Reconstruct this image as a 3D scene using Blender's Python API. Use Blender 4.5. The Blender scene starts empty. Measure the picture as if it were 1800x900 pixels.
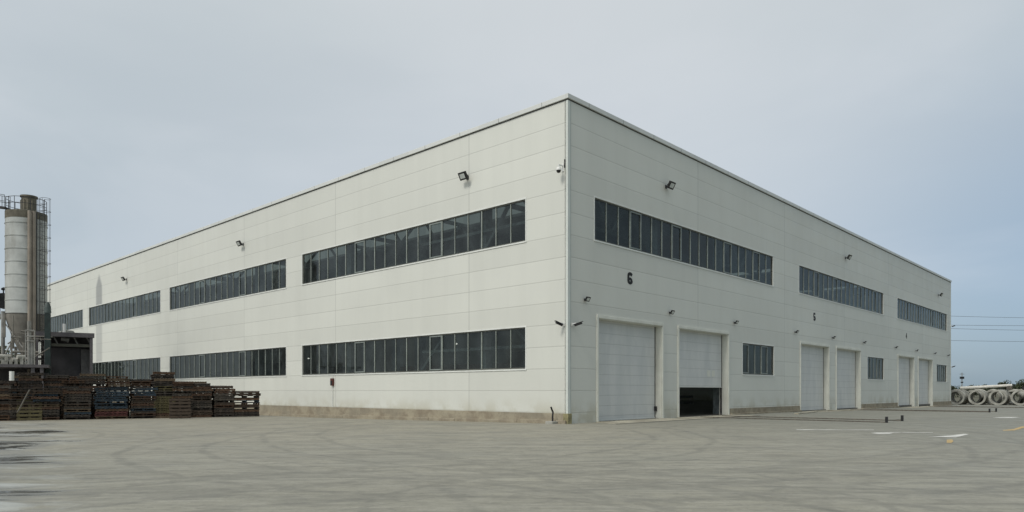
import bpy, math, random
from mathutils import Vector, Matrix
random.seed(7)
R = math.radians
sc = bpy.context.scene
COL = sc.collection

# ------------------------------------------------------------------ frame of reference
F, PX, HZ, EYE = 1246.0, 900.0, 687.0, 1.62     # focal length (px of the 1800 px photo), centre, horizon, eye height
CX, CY = 2.74, 34.8                             # near corner of the hall
YAW = math.atan2(.7293, .6842)                  # the hall's long right wall runs along local +x
cw, sw = math.cos(YAW), math.sin(YAW)
def L(s, t, z=0.0):                             # hall coordinates -> world
    return Vector((CX + cw*s - sw*t, CY + sw*s + cw*t, z))
def P(x, y, Y):                                 # where something seen at pixel x,y stands when it is Y metres away
    return Vector(((x-PX)/F*Y, Y, EYE + (HZ-y)/F*Y))
def ST(x, y):                                   # world -> hall coordinates
    x -= CX; y -= CY
    return (cw*x + sw*y, -sw*x + cw*y)
def smooth(x): x = min(1, max(0, x)); return x*x*(3-2*x)
def gz(s, t):                                   # the yard falls a little away from the corner
    return -.455*min(1, max(0, t/36.0))*smooth((s+5)/5.0) - .30*min(1, max(0, (s-24)/57.0))
def gxy(x, y):
    return gz(*ST(x, y))

# ------------------------------------------------------------------ mesh builder
class MB:
    def __init__(s): s.v = []; s.f = []
    def quad(s, a, b, c, d):
        n = len(s.v); s.v += [tuple(a), tuple(b), tuple(c), tuple(d)]; s.f.append((n, n+1, n+2, n+3))
    def box(s, x0, x1, y0, y1, z0, z1, M=None):
        if x0 > x1: x0, x1 = x1, x0
        if y0 > y1: y0, y1 = y1, y0
        if z0 > z1: z0, z1 = z1, z0
        n = len(s.v)
        p = [(x0,y0,z0),(x1,y0,z0),(x1,y1,z0),(x0,y1,z0),(x0,y0,z1),(x1,y0,z1),(x1,y1,z1),(x0,y1,z1)]
        if M is not None: p = [tuple(M @ Vector(q)) for q in p]
        s.v += p
        s.f += [tuple(n+i for i in q) for q in ((0,3,2,1),(4,5,6,7),(0,1,5,4),(1,2,6,5),(2,3,7,6),(3,0,4,7))]
        return s
    def tube(s, a, b, r0, r1=None, n=10, caps=True):
        a = Vector(a); b = Vector(b); r1 = r0 if r1 is None else r1
        d = (b-a).normalized(); u = d.orthogonal().normalized(); w = d.cross(u)
        k = len(s.v)
        for i in range(n):
            q = 2*math.pi*i/n; e = u*math.cos(q) + w*math.sin(q)
            s.v.append(tuple(a + e*r0)); s.v.append(tuple(b + e*r1))
        for i in range(n):
            j = (i+1) % n
            s.f.append((k+2*i, k+2*j, k+2*j+1, k+2*i+1))
        if caps:
            s.f.append(tuple(k+2*i for i in range(n))[::-1]); s.f.append(tuple(k+2*i+1 for i in range(n)))
        return s
    def path(s, pts, r, n=8):
        for a, b in zip(pts, pts[1:]): s.tube(a, b, r, n=n)
        return s
    def bar(s, a, b, w, h=None):                # rectangular bar from a to b
        h = w if h is None else h
        a = Vector(a); b = Vector(b); d = (b-a); l = d.length
        q = d.to_track_quat('X', 'Z').to_matrix().to_4x4()
        s.box(0, l, -w/2, w/2, -h/2, h/2, Matrix.Translation(a) @ q)
        return s
    def lathe(s, prof, n=24, c=(0,0,0), axis='Z', close=False):
        k = len(s.v); m = len(prof)
        for i in range(n):
            q = 2*math.pi*i/n
            for r, z in prof:
                if axis == 'Z': p = (c[0]+r*math.cos(q), c[1]+r*math.sin(q), c[2]+z)
                else: p = (c[0]+z, c[1]+r*math.cos(q), c[2]+r*math.sin(q))
                s.v.append(p)
        for i in range(n):
            j = (i+1) % n
            for e in range(m if close else m-1):
                g = (e+1) % m
                s.f.append((k+i*m+e, k+j*m+e, k+j*m+g, k+i*m+g))
        return s
    def build(s, name, mat, parent=None, smooth_=False, bevel=0):
        me = bpy.data.meshes.new(name); me.from_pydata(s.v, [], s.f); me.materials.append(mat); me.update()
        if smooth_:
            me.polygons.foreach_set('use_smooth', [True]*len(me.polygons))
        o = bpy.data.objects.new(name, me); COL.objects.link(o)
        if smooth_:
            try: me.set_sharp_from_angle(angle=R(38))
            except Exception: pass
        if bevel:
            m = o.modifiers.new('bevel', 'BEVEL'); m.width = bevel; m.segments = 2; m.limit_method = 'ANGLE'
        if parent is not None: o.parent = parent
        return o
def tag(o, label=None, cat=None, group=None, kind=None):
    if label: o['label'] = label
    if cat: o['category'] = cat
    if group: o['group'] = group
    if kind: o['kind'] = kind
    return o
def empty(name, loc, rz=0.0, **k):
    o = bpy.data.objects.new(name, None); COL.objects.link(o); o.location = loc; o.rotation_euler = (0,0,rz)
    o.empty_display_size = .3
    return tag(o, **k)
def copy_tree(o, parent=None):
    c = o.copy(); COL.objects.link(c); c.parent = parent
    for ch in [x for x in COL.objects if x.parent is o]: copy_tree(ch, c)
    return c

# ------------------------------------------------------------------ materials
class N:
    def __init__(s, name):
        s.m = bpy.data.materials.new(name); s.m.use_nodes = True; s.t = s.m.node_tree
        s.n = s.t.nodes; s.l = s.t.links; s.b = s.n['Principled BSDF']
    def add(s, typ, **k):
        n = s.n.new(typ)
        for a, v in k.items(): setattr(n, a, v)
        return n
    def set(s, sock, v):
        if isinstance(v, bpy.types.NodeSocket): s.l.new(v, sock)
        else: sock.default_value = v
    def math(s, op, a, b=0.0, c=None, clamp=False):
        n = s.add('ShaderNodeMath', operation=op, use_clamp=clamp)
        s.set(n.inputs[0], a); s.set(n.inputs[1], b)
        if c is not None: s.set(n.inputs[2], c)
        return n.outputs[0]
    def mr(s, v, a, b, c=0.0, d=1.0, sm=True):
        n = s.add('ShaderNodeMapRange', interpolation_type='SMOOTHSTEP' if sm else 'LINEAR')
        s.set(n.inputs['Value'], v)
        for k, x in zip(('From Min','From Max','To Min','To Max'), (a,b,c,d)): n.inputs[k].default_value = x
        return n.outputs[0]
    def coord(s, kind='Object'):
        return s.add('ShaderNodeTexCoord').outputs[kind]
    def mapping(s, v, scale=(1,1,1), rot=(0,0,0), loc=(0,0,0)):
        n = s.add('ShaderNodeMapping'); s.set(n.inputs['Vector'], v)
        n.inputs['Scale'].default_value = scale; n.inputs['Rotation'].default_value = rot; n.inputs['Location'].default_value = loc
        return n.outputs[0]
    def noise(s, v, scale, detail=4, rough=.55, dist=0.0):
        n = s.add('ShaderNodeTexNoise'); s.set(n.inputs['Vector'], v)
        n.inputs['Scale'].default_value = scale; n.inputs['Detail'].default_value = detail
        n.inputs['Roughness'].default_value = rough; n.inputs['Distortion'].default_value = dist
        return n.outputs['Fac']
    def mix(s, f, a, b, typ='MIX'):
        n = s.add('ShaderNodeMix', data_type='RGBA', blend_type=typ); n.clamp_factor = True
        s.set(n.inputs['Factor'], f)
        for i, v in ((6, a), (7, b)):
            s.set(n.inputs[i], v if isinstance(v, bpy.types.NodeSocket) else (*v[:3], 1))
        return n.outputs[2]
    def xyz(s, v):
        n = s.add('ShaderNodeSeparateXYZ'); s.set(n.inputs[0], v); return n.outputs
    def bump(s, h, strength=.3, dist=.02):
        n = s.add('ShaderNodeBump'); n.inputs['Strength'].default_value = strength; n.inputs['Distance'].default_value = dist
        s.set(n.inputs['Height'], h); s.l.new(n.outputs[0], s.b.inputs['Normal'])
    def done(s, col, rough=.6, metal=0.0, spec=None):
        s.set(s.b.inputs['Base Color'], col if isinstance(col, bpy.types.NodeSocket) else (*col[:3], 1))
        s.set(s.b.inputs['Roughness'], rough); s.set(s.b.inputs['Metallic'], metal)
        if spec is not None: s.b.inputs['Specular IOR Level'].default_value = spec
        return s.m
def simple(name, c, rough=.6, metal=0.0, var=.18, scale=3.0, dirt=None, df=.5):
    g = N(name); v = g.coord()
    f = g.noise(v, scale, 6, .6)
    col = g.mix(g.mr(f, .3, .7), tuple(x*(1-var) for x in c), tuple(min(1, x*(1+var)) for x in c))
    if dirt:
        k = g.noise(g.mapping(v, (1,1,.25)), scale*.7, 8, .65)
        col = g.mix(g.math('MULTIPLY', g.mr(k, .45, .72), df), col, dirt)
    return g.done(col, rough, metal)

PANEL, PZ0 = 1.1, .52
def cladding(name, axis, joint0, stain=False, tint=(.632,.645,.590)):
    g = N(name); v = g.coord(); X = g.xyz(v); u = X[axis]; z = X[2]
    zz = g.math('DIVIDE', g.math('SUBTRACT', z, PZ0), PANEL)
    uu = g.math('DIVIDE', g.math('SUBTRACT', u, joint0), 13.35)
    def line(w, half):                          # 1 on the joint, 0 away from it
        fr = g.math('FRACT', g.math('ADD', w, .5))
        return g.mr(g.math('ABSOLUTE', g.math('SUBTRACT', fr, .5)), half, half*.35)
    hz = line(zz, .038); vt = line(uu, .0038)
    # every panel has its own very slightly different shade
    cmb = g.add('ShaderNodeCombineXYZ'); g.set(cmb.inputs[0], g.math('FLOOR', zz)); g.set(cmb.inputs[1], g.math('FLOOR', uu))
    wn = g.add('ShaderNodeTexWhiteNoise', noise_dimensions='3D'); g.l.new(cmb.outputs[0], wn.inputs['Vector'])
    big = g.noise(g.mapping(v, (1,1,1), (.4,.3,.7), (5.2,1.3,7.7)), .12, 3)
    streak = g.noise(g.mapping(v, (.9,.9,.07), (.31,.17,.53), (3.3,1.7,2.9)), 1.0, 7, .62, .3)
    grime = g.noise(v, .9, 7, .6)
    val = g.math('ADD', g.mr(wn.outputs['Value'], 0, 1, -.035, .035, False), g.mr(big, .3, .7, -.03, .03))
    val = g.math('ADD', val, g.mr(streak, .35, .75, .012, -.03))
    val = g.math('ADD', 1.0, val)
    col = g.mix(1.0, tint, (1,1,1), 'MULTIPLY')
    sc_ = g.add('ShaderNodeVectorMath', operation='SCALE'); g.l.new(col, sc_.inputs[0]); g.set(sc_.inputs['Scale'], val)
    col = sc_.outputs[0]
    col = g.mix(g.math('MULTIPLY', hz, .27), col, (.30,.31,.28))
    col = g.mix(g.math('MULTIPLY', vt, .34), col, (.28,.29,.27))
    low = g.math('MULTIPLY', g.mr(z, 1.5, .15), g.mr(grime, .38, .62))
    col = g.mix(g.math('MULTIPLY', low, .5), col, (.36,.33,.22))
    if stain:                                   # soot over the fourth window
        a = g.mr(g.math('ABSOLUTE', g.math('SUBTRACT', u, 69.6)), 1.35, .75)
        tz = g.mr(g.math('ADD', z, g.math('MULTIPLY', g.math('ABSOLUTE', g.math('SUBTRACT', u, 69.6)), 1.2)), 15.6, 14.6)
        bz = g.mr(z, 10.0, 12.0, .6, 1.0)
        m_ = g.math('MULTIPLY', g.math('MULTIPLY', a, tz), bz)
        col = g.mix(g.math('MULTIPLY', m_, .62), col, (.17,.18,.19))
    h = g.math('SUBTRACT', g.math('MULTIPLY', g.noise(g.mapping(v, (1,1,1), (.5,.2,.3), (1.3,2.6,.7)), .35, 2), .5), g.math('MAXIMUM', hz, vt))
    g.bump(h, .25, .02)
    return g.done(col, g.mr(grime, .3, .7, .42, .58), 0, .35)

M = {}
M['left'] = cladding('cladding_left', 1, 7.05, True)
M['right'] = cladding('cladding_right', 0, 12.95)
M['trim'] = simple('white_trim', (.70,.72,.68), .45, var=.05, scale=1.2, dirt=(.42,.42,.38), df=.25)
M['doortrim'] = simple('door_trim', (.66,.67,.60), .5, var=.06, scale=1.5, dirt=(.40,.38,.30), df=.35)
M['corner'] = simple('corner_flashing', (.60,.64,.60), .45, var=.05, scale=.8, dirt=(.45,.45,.40), df=.2)
def coping_mat():
    g = N('coping_metal'); v = g.coord(); X = g.xyz(v)
    fr = g.math('FRACT', g.math('DIVIDE', g.math('ADD', X[0], X[1]), 3.05)); ln = g.mr(g.math('ABSOLUTE', g.math('SUBTRACT', fr, .5)), .012, .004)
    wn = g.add('ShaderNodeTexWhiteNoise', noise_dimensions='1D'); g.set(wn.inputs['W'], g.math('FLOOR', g.math('DIVIDE', g.math('ADD', X[0], X[1]), 3.05)))
    col = g.mix(wn.outputs['Value'], (.58,.60,.575), (.64,.66,.63)); col = g.mix(g.math('MULTIPLY', ln, .6), col, (.15,.16,.15))
    return g.done(col, .45)
M['coping'] = coping_mat()
M['gap'] = simple('shadow_gap', (.05,.05,.05), .8)
M['roof'] = simple('roof_sheet', (.35,.36,.36), .7)
M['frame'] = simple('window_frame', (.10,.105,.09), .5, var=.2)
M['mull'] = simple('mullion_metal', (.27,.30,.27), .45, var=.2, scale=1.5)
M['sash'] = simple('sash_metal', (.20,.23,.215), .45, var=.15)
M['black'] = simple('black_metal', (.014,.014,.015), .45)
M['dark'] = simple('dark_metal', (.035,.035,.037), .6, var=.35)
M['number'] = simple('number_paint', (.008,.008,.008), .6)
M['lens'] = simple('lamp_glass', (.62,.66,.63), .15, var=.1)
M['white'] = simple('white_plastic', (.72,.73,.70), .4, var=.05)
M['interior'] = simple('interior_paint', (.16,.17,.17), .8, var=.3, scale=.6)
M['steel'] = simple('interior_steel', (.30,.34,.34), .5, var=.3)
M['ifloor'] = simple('interior_floor', (.10,.095,.08), .6, var=.3, scale=.5)
M['redbox'] = simple('red_box', (.10,.025,.015), .5)
M['bluegrey'] = simple('duct_blue', (.045,.055,.085), .5)
def glass():
    g = N('window_glass'); v = g.coord(); n = g.n; l = g.l
    n.remove(g.b)
    X = g.xyz(v)
    # each pane stands at its own tiny angle and has its own tint
    cmb = g.add('ShaderNodeCombineXYZ'); g.set(cmb.inputs[0], g.math('FLOOR', g.math('DIVIDE', g.math('ADD', X[0], X[1]), 1.0975)))
    wn = g.add('ShaderNodeTexWhiteNoise', noise_dimensions='3D'); l.new(cmb.outputs[0], wn.inputs['Vector'])
    geo = g.add('ShaderNodeNewGeometry')
    off = g.add('ShaderNodeVectorMath', operation='SUBTRACT'); l.new(wn.outputs['Color'], off.inputs[0]); off.inputs[1].default_value = (.5,.5,.5)
    sc_ = g.add('ShaderNodeVectorMath', operation='SCALE'); l.new(off.outputs[0], sc_.inputs[0]); sc_.inputs['Scale'].default_value = .05
    ad = g.add('ShaderNodeVectorMath', operation='ADD'); l.new(geo.outputs['Normal'], ad.inputs[0]); l.new(sc_.outputs[0], ad.inputs[1])
    nm = g.add('ShaderNodeVectorMath', operation='NORMALIZE'); l.new(ad.outputs[0], nm.inputs[0])
    tr = g.add('ShaderNodeBsdfTransparent')
    tint = g.mix(wn.outputs['Value'], (.42,.47,.47), (.66,.72,.70)); l.new(tint, tr.inputs['Color'])
    gl = g.add('ShaderNodeBsdfGlossy'); gl.inputs['Roughness'].default_value = .04; gl.inputs['Color'].default_value = (.92,.96,.95,1)
    l.new(nm.outputs[0], gl.inputs['Normal'])
    df = g.add('ShaderNodeBsdfDiffuse'); df.inputs['Color'].default_value = (.07,.085,.085,1)    # dust film
    dm = g.add('ShaderNodeMixShader'); dn = g.mr(g.noise(v, .8, 5), .3, .75, .12, .42); l.new(dn, dm.inputs[0])
    l.new(tr.outputs[0], dm.inputs[1]); l.new(df.outputs[0], dm.inputs[2])
    fr = g.add('ShaderNodeFresnel'); fr.inputs['IOR'].default_value = 1.5
    mx = g.add('ShaderNodeMixShader'); l.new(g.math('MULTIPLY', fr.outputs[0], .8), mx.inputs[0])
    l.new(dm.outputs[0], mx.inputs[1]); l.new(gl.outputs[0], mx.inputs[2])
    l.new(mx.outputs[0], n['Material Output'].inputs['Surface'])
    return g.m
M['glass'] = glass()
def doormat():
    g = N('door_sheet'); v = g.coord(); X = g.xyz(v)
    fr = g.math('FRACT', g.math('DIVIDE', X[2], .55))
    ln = g.mr(g.math('ABSOLUTE', g.math('SUBTRACT', fr, .5)), .045, .01)
    st = g.noise(g.mapping(v, (1.1,1.1,.3), (.3,.2,.4), (1.7,5.1,2.2)), 1.0, 7, .65, .4)
    big = g.noise(v, .5, 3)
    col = g.mix(g.mr(st, .3, .7), (.55,.57,.555), (.65,.66,.635))
    col = g.mix(g.math('MULTIPLY', g.mr(big, .4, .65), .22), col, (.50,.53,.55))
    col = g.mix(g.math('MULTIPLY', ln, .35), col, (.25,.26,.25))
    g.bump(g.math('SUBTRACT', 0.0, ln), .3, .02)
    return g.done(col, .5)
M['door'] = doormat()
def concrete_base():
    g = N('plinth_concrete'); v = g.coord(); X = g.xyz(v)
    a = g.noise(v, 1.3, 8, .65); b = g.noise(g.mapping(v, (1,1,3)), .35, 4); c = g.noise(v, 9, 6, .7)
    col = g.mix(g.mr(a, .36, .62), (.235,.20,.145), (.34,.305,.225))
    col = g.mix(g.math('MULTIPLY', g.mr(b, .45, .65), .6), col, (.24,.22,.17))
    col = g.mix(g.math('MULTIPLY', g.mr(c, .5, .75), .4), col, (.10,.085,.06))
    g.bump(c, .5, .03)
    return g.done(col, .9)
M['plinth'] = concrete_base()
M['pipe'] = simple('pipe_concrete', (.36,.36,.32), .85, var=.2, scale=1.5, dirt=(.14,.13,.11), df=.6)
M['apron'] = simple('apron_concrete', (.34,.32,.25), .85, var=.2, scale=.8, dirt=(.16,.14,.10), df=.6)
M['white_paint_and_glint'] = simple('worn_white_paint_and_glint', (.56,.56,.52), .6, var=.2, scale=2, dirt=(.28,.27,.24), df=.85)  # worn paint; also stands in for sky reflected in puddles
M['paint_yellow'] = simple('worn_yellow_paint', (.42,.29,.10), .6, var=.2, scale=3, dirt=(.30,.28,.22), df=.7)
M['rust'] = simple('rusty_steel', (.10,.09,.072), .7, var=.4, scale=4)

def ground_mat():
    g = N('yard_concrete'); v = g.coord(); X = g.xyz(v)
    big = g.noise(v, .05, 5, .6, .4); mid = g.noise(v, .45, 8, .62, .6); fine = g.noise(v, 14, 6, .7)
    col = g.mix(g.mr(big, .35, .65), (.250,.244,.198), (.305,.292,.235))
    # dust carried along the foot of the hall
    d = g.mr(g.math('ADD', X[1], g.math('MULTIPLY', mid, 10)), 19, 36)
    d = g.math('MULTIPLY', d, g.mr(X[0], 16, 0, .15, 1))
    col = g.mix(g.math('MULTIPLY', d, .45), col, (.34,.305,.225))
    right = g.mr(X[0], 2, 24)                   # darker, greener concrete towards the right
    col = g.mix(g.math('MULTIPLY', right, .6), col, (.165,.178,.155))
    col = g.mix(g.math('MULTIPLY', g.mr(mid, .42, .62), .30), col, (.215,.210,.180))
    # mottling of worn concrete at several sizes, then swept streaks
    for k_, (sc_, a_, b_, amt, c) in enumerate(((.9, .48, .66, .50, (.140,.138,.118)), (2.6, .50, .64, .38, (.34,.33,.285)), (3.4, .50, .66, .42, (.125,.123,.105)), (.28, .46, .62, .35, (.17,.17,.148)))):
        k = g.noise(g.mapping(v, (1, 1.25, 1), (0,0,.5*k_), (9.1*k_, 4*k_, 0)), sc_, 7, .66, .8)
        col = g.mix(g.math('MULTIPLY', g.mr(k, a_, b_), amt), col, c)
    for rz, sx, sy, amt, c in ((.45, .22, 1.7, .36, (.145,.143,.122)), (-.35, .25, 2.0, .32, (.36,.35,.30)), (-.75, .25, 1.5, .24, (.35,.34,.29)), (1.0, .25, 2.4, .26, (.145,.143,.122)), (.15, .5, 5.0, .30, (.35,.34,.29)), (-.12, .5, 5.5, .34, (.14,.138,.12))):
        k = g.noise(g.mapping(v, (sx, sy, 1), (0,0,rz), (3.1*rz, 7*sx, 0)), 1.0, 7, .66, .9)
        col = g.mix(g.math('MULTIPLY', g.mr(k, .50, .66), amt), col, c)
    # curved tyre marks of turning lorries
    rnd = random.Random(5); br = g.noise(v, 1.7, 5, .7)
    wob = g.math('MULTIPLY', g.math('SUBTRACT', g.noise(v, .16, 3), .5), 1.2)
    tot = None
    for cx, cy, r in ((-1, 3, 10.5), (9, 30, 17.5), (-9, 27, 15), (4, 2, 13.5), (1.6, 10.2, 3.6), (-3.5, 7, 7.2), (16, 4, 14), (-16, 6, 17), (2, 24, 12.5), (6, -6, 19.5), (-4, 34, 22), (22, 26, 15), (-22, 22, 9), (2.2, 13.2, 2.6)):
        dd = g.add('ShaderNodeVectorMath', operation='DISTANCE'); g.l.new(v, dd.inputs[0]); dd.inputs[1].default_value = (cx, cy, 0)
        e = g.math('ABSOLUTE', g.math('SUBTRACT', g.math('ADD', dd.outputs['Value'], wob), r))
        if r > 5: e = g.math('ABSOLUTE', g.math('SUBTRACT', e, 1.0))
        e = g.mr(e, .20 if r > 5 else .12, .03)
        e = g.math('MULTIPLY', e, g.mr(br, .36, .60, .12, 1))
        w = rnd.uniform(.5, 1)
        e = g.math('MULTIPLY', e, w)
        tot = e if tot is None else g.math('MAXIMUM', tot, e)
    col = g.mix(g.math('MULTIPLY', tot, .48), col, (.115,.115,.10))
    _s = g.add('ShaderNodeVectorMath', operation='MULTIPLY'); g.l.new(col, _s.inputs[0]); _s.inputs[1].default_value = (.92,.925,.91); col = _s.outputs[0]
    # slab joints
    vr = g.mapping(v, rot=(0,0,-YAW)); Z = g.xyz(vr)
    j = None
    for k in (0, 1):
        fr = g.math('FRACT', g.math('DIVIDE', g.math('ADD', Z[k], 3.0), 7.5))
        e = g.mr(g.math('ABSOLUTE', g.math('SUBTRACT', fr, .5)), .0045, .001)
        j = e if j is None else g.math('MAXIMUM', j, e)
    col = g.mix(g.math('MULTIPLY', j, .35), col, (.11,.105,.09))
    col = g.mix(g.math('MULTIPLY', g.mr(fine, .45, .75), .40), col, (.13,.127,.112))
    # oil and damp spots
    sp = g.noise(v, .8, 3, .5, .3)
    col = g.mix(g.math('MULTIPLY', g.mr(sp, .68, .76), .5), col, (.12,.115,.10))
    # standing water on the left of the yard
    wv = g.mapping(v, (.30, .75, 1), (0,0,.35))
    wn = g.noise(wv, .62, 9, .66, 1.1)
    reg = g.mr(g.math('ADD', X[0], g.math('MULTIPLY', X[1], .62)), .9, -1.6)
    reg = g.math('MULTIPLY', reg, g.mr(X[1], 40, 32))
    reg = g.math('MULTIPLY', reg, g.mr(X[0], 4, -2))
    wm = g.mr(g.math('ADD', wn, g.math('MULTIPLY', reg, .13)), .61, .70)
    wm = g.math('MULTIPLY', wm, g.mr(reg, .02, .2))
    damp = g.math('MULTIPLY', g.mr(g.math('ADD', wn, g.math('MULTIPLY', reg, .13)), .50, .62), reg)
    col = g.mix(g.math('MULTIPLY', damp, .45), col, (.15,.155,.145))
    sky_sheen = g.math('MULTIPLY', g.mr(g.noise(g.mapping(v, (.35,.8,1), (0,0,.2), (5,3,0)), .8, 8, .65, 1.0), .50, .62), reg)  # pale colour painted as sky reflected on the wet concrete
    col = g.mix(g.math('MULTIPLY', sky_sheen, .55), col, (.46,.49,.48))
    col = g.mix(g.math('MULTIPLY', wm, .85), col, (.055,.058,.055))
    rough = g.mr(mid, .3, .7, .62, .85)
    rough = g.math('SUBTRACT', rough, g.math('MULTIPLY', damp, .25))
    mx = g.add('ShaderNodeMix', data_type='FLOAT'); g.set(mx.inputs[0], wm); g.set(mx.inputs[2], rough); mx.inputs[3].default_value = .12
    hgt = g.math('ADD', g.math('MULTIPLY', fine, .8), mid)
    hgt = g.math('MULTIPLY', hgt, g.math('SUBTRACT', 1.0, wm))
    g.bump(hgt, .25, .02)
    return g.done(col, mx.outputs[0])
M['ground'] = ground_mat()

def pallet_mat():
    g = N('pallet_wood'); oi = g.add('ShaderNodeObjectInfo'); v = g.coord()
    cr = g.add('ShaderNodeValToRGB'); g.l.new(oi.outputs['Random'], cr.inputs[0])
    e = cr.color_ramp; e.interpolation = 'CONSTANT'
    cols = [(.028,.021,.016),(.045,.030,.020),(.018,.016,.014),(.090,.046,.022),(.060,.054,.046),(.065,.030,.015),(.022,.020,.018),(.120,.085,.050)]
    e.elements[0].color = (*cols[0],1); e.elements[1].position = 1/8; e.elements[1].color = (*cols[1],1)
    for i in range(2, 8):
        q = e.elements.new(i/8); q.color = (*cols[i],1)
    k = g.noise(g.mapping(v, (1,6,6)), 3, 6, .6)
    col = g.mix(g.mr(k, .35, .7, 0, .6), cr.outputs[0], (.095,.072,.048))
    return g.done(col, .85)
M['wood'] = pallet_mat()
M['wood_blue'] = simple('blue_pallet_wood', (.020,.036,.050), .8, var=.5, scale=4, dirt=(.09,.08,.06), df=.6)
M['wood_red'] = simple('red_pallet_wood', (.075,.022,.018), .8, var=.3, scale=4)
M['wood_yellow'] = simple('yellow_pallet_wood', (.085,.072,.030), .8, var=.3, scale=4)
M['silo'] = simple('silo_paint', (.42,.44,.42), .6, var=.14, scale=.9, dirt=(.17,.155,.12), df=.7)
M['silo_dirty'] = simple('silo_cement_crust', (.13,.12,.09), .85, var=.3, scale=1.5, dirt=(.06,.055,.04), df=.6)
M['silo_cone'] = simple('silo_cone_paint', (.19,.18,.155), .8, var=.2, scale=1.2, dirt=(.08,.075,.06), df=.6)
M['plantsteel'] = simple('plant_steel', (.27,.27,.25), .6, var=.25, scale=2, dirt=(.09,.085,.07), df=.6)
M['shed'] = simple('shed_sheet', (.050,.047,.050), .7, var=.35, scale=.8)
M['shedbeam'] = simple('shed_beam', (.095,.088,.092), .6, var=.2)
M['conduit'] = simple('silo_fill_pipe', (.27,.235,.19), .7, var=.15, scale=1.2)

# ------------------------------------------------------------------ the setting
def ground():
    ss = [-2500,-300,-60,-20,-5,-4,-3,-2,-1,0,24] + [24+57*i/6 for i in range(1, 7)] + [120,400,2500]
    ts = [-2500,-300,-60,-20,0,6,12,18,24,30,36,60,200,2500]
    v = []; f = []
    for t in ts:
        for s in ss:
            v.append(tuple(L(s, t, gz(s, t))))
    n = len(ss)
    for i in range(len(ts)-1):
        for j in range(n-1): f.append((i*n+j, i*n+j+1, (i+1)*n+j+1, (i+1)*n+j))
    mb = MB(); mb.v = v; mb.f = f
    return tag(mb.build('ground', M['ground']), kind='structure')
ground()
def added_field():  # dark soil sheet added beyond the yard to darken the pipe hollows
    ss = [93.5, 120, 400, 2500]; ts = [-2500,-300,-60,-20,0,6,12,18,24,30,36,60,200,2500]
    q = MB(); n = len(ss)
    q.v = [tuple(L(s_, t_, gz(s_, t_)+.012)) for t_ in ts for s_ in ss]
    q.f = [(i*n+j, i*n+j+1, (i+1)*n+j+1, (i+1)*n+j) for i in range(len(ts)-1) for j in range(n-1)]
    g = N('field_soil'); v = g.coord()
    col = g.mix(g.mr(g.noise(v, .15, 6), .35, .65), (.045,.05,.028), (.10,.09,.055))
    tag(q.build('added_field', g.done(col, .95)), kind='structure')
added_field()

# ------------------------------------------------------------------ the hall
W_S, W_T, TOP = 80.8, 99.5, 15.90
hall = empty('warehouse', L(0,0,0), YAW, label='huge pale grey panel-clad factory hall with long ribbon windows and roller doors', cat='warehouse')
WL = [(2.80+24.25*k, 24.75+24.25*k) for k in range(4)]
WR = [(2.20+27.0*k, 24.25+27.0*k if k < 2 else 78.6) for k in range(3)]
LOW, UP = (2.76, 4.92), (9.38, 11.56)
DOORS = []                                       # (s0, s1, top, bottom of the sheet, threshold)
for k in range(3):
    DOORS.append((2.50+27*k, 8.70+27*k, 5.38)); DOORS.append((10.62+27*k, 17.0+27*k, 5.38))
SW = [(19.2+27*k, 24.4+27*k) for k in range(3)]
ZB = -.9
def wall(name, axis, length, holes, mat, thick=.20):
    us = sorted({0.0, length, *[h[0] for h in holes], *[h[1] for h in holes]})
    zs = sorted({ZB, TOP+.019, *[h[2] for h in holes], *[h[3] for h in holes]})
    def solid(i, j):
        if i < 0 or j < 0 or i >= len(us)-1 or j >= len(zs)-1: return False
        u = (us[i]+us[i+1])/2; z = (zs[j]+zs[j+1])/2
        return not any(h[0] < u < h[1] and h[2] < z < h[3] for h in holes)
    def pt(u, d, z): return (u, d, z) if axis == 0 else (d, u, z)
    mb = MB()
    for i in range(len(us)-1):
        for j in range(len(zs)-1):
            if not solid(i, j): continue
            a, b, c, d = us[i], us[i+1], zs[j], zs[j+1]
            mb.quad(pt(a,0,c), pt(b,0,c), pt(b,0,d), pt(a,0,d))
            mb.quad(pt(a,thick,c), pt(a,thick,d), pt(b,thick,d), pt(b,thick,c))
            if not solid(i-1, j): mb.quad(pt(a,0,c), pt(a,0,d), pt(a,thick,d), pt(a,thick,c))
            if not solid(i+1, j): mb.quad(pt(b,0,c), pt(b,thick,c), pt(b,thick,d), pt(b,0,d))
            if not solid(i, j-1): mb.quad(pt(a,0,c), pt(a,thick,c), pt(b,thick,c), pt(b,0,c))
            if not solid(i, j+1): mb.quad(pt(a,0,d), pt(b,0,d), pt(b,thick,d), pt(a,thick,d))
    return mb.build(name, mat, hall)
hl = [(a, b, *LOW) for a, b in WL] + [(a, b, *UP) for a, b in WL]
hr = [(a, b, *UP) for a, b in WR] + [(a, b, *LOW) for a, b in SW] + [(a, b, ZB, z) for a, b, z in DOORS]
wall('wall', 1, W_T, hl, M['left'])
wall('wall', 0, W_S, hr, M['right'])
mb = MB(); mb.box(W_S-.2, W_S, .2, W_T, ZB, TOP); mb.build('wall', M['right'], hall)
mb = MB(); mb.box(.2, W_S-.2, W_T-.2, W_T, ZB, TOP); mb.build('wall', M['left'], hall)
sky_m = N('added_skylight_sheet'); sky_m.n.remove(sky_m.b); _t = sky_m.add('ShaderNodeBsdfTranslucent'); _t.inputs['Color'].default_value = (.13,.15,.145,1); sky_m.l.new(_t.outputs[0], sky_m.n['Material Output'].inputs['Surface'])  # translucent roof strips added to light the hall interior
mb = MB(); gp = MB(); x_ = .2
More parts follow.
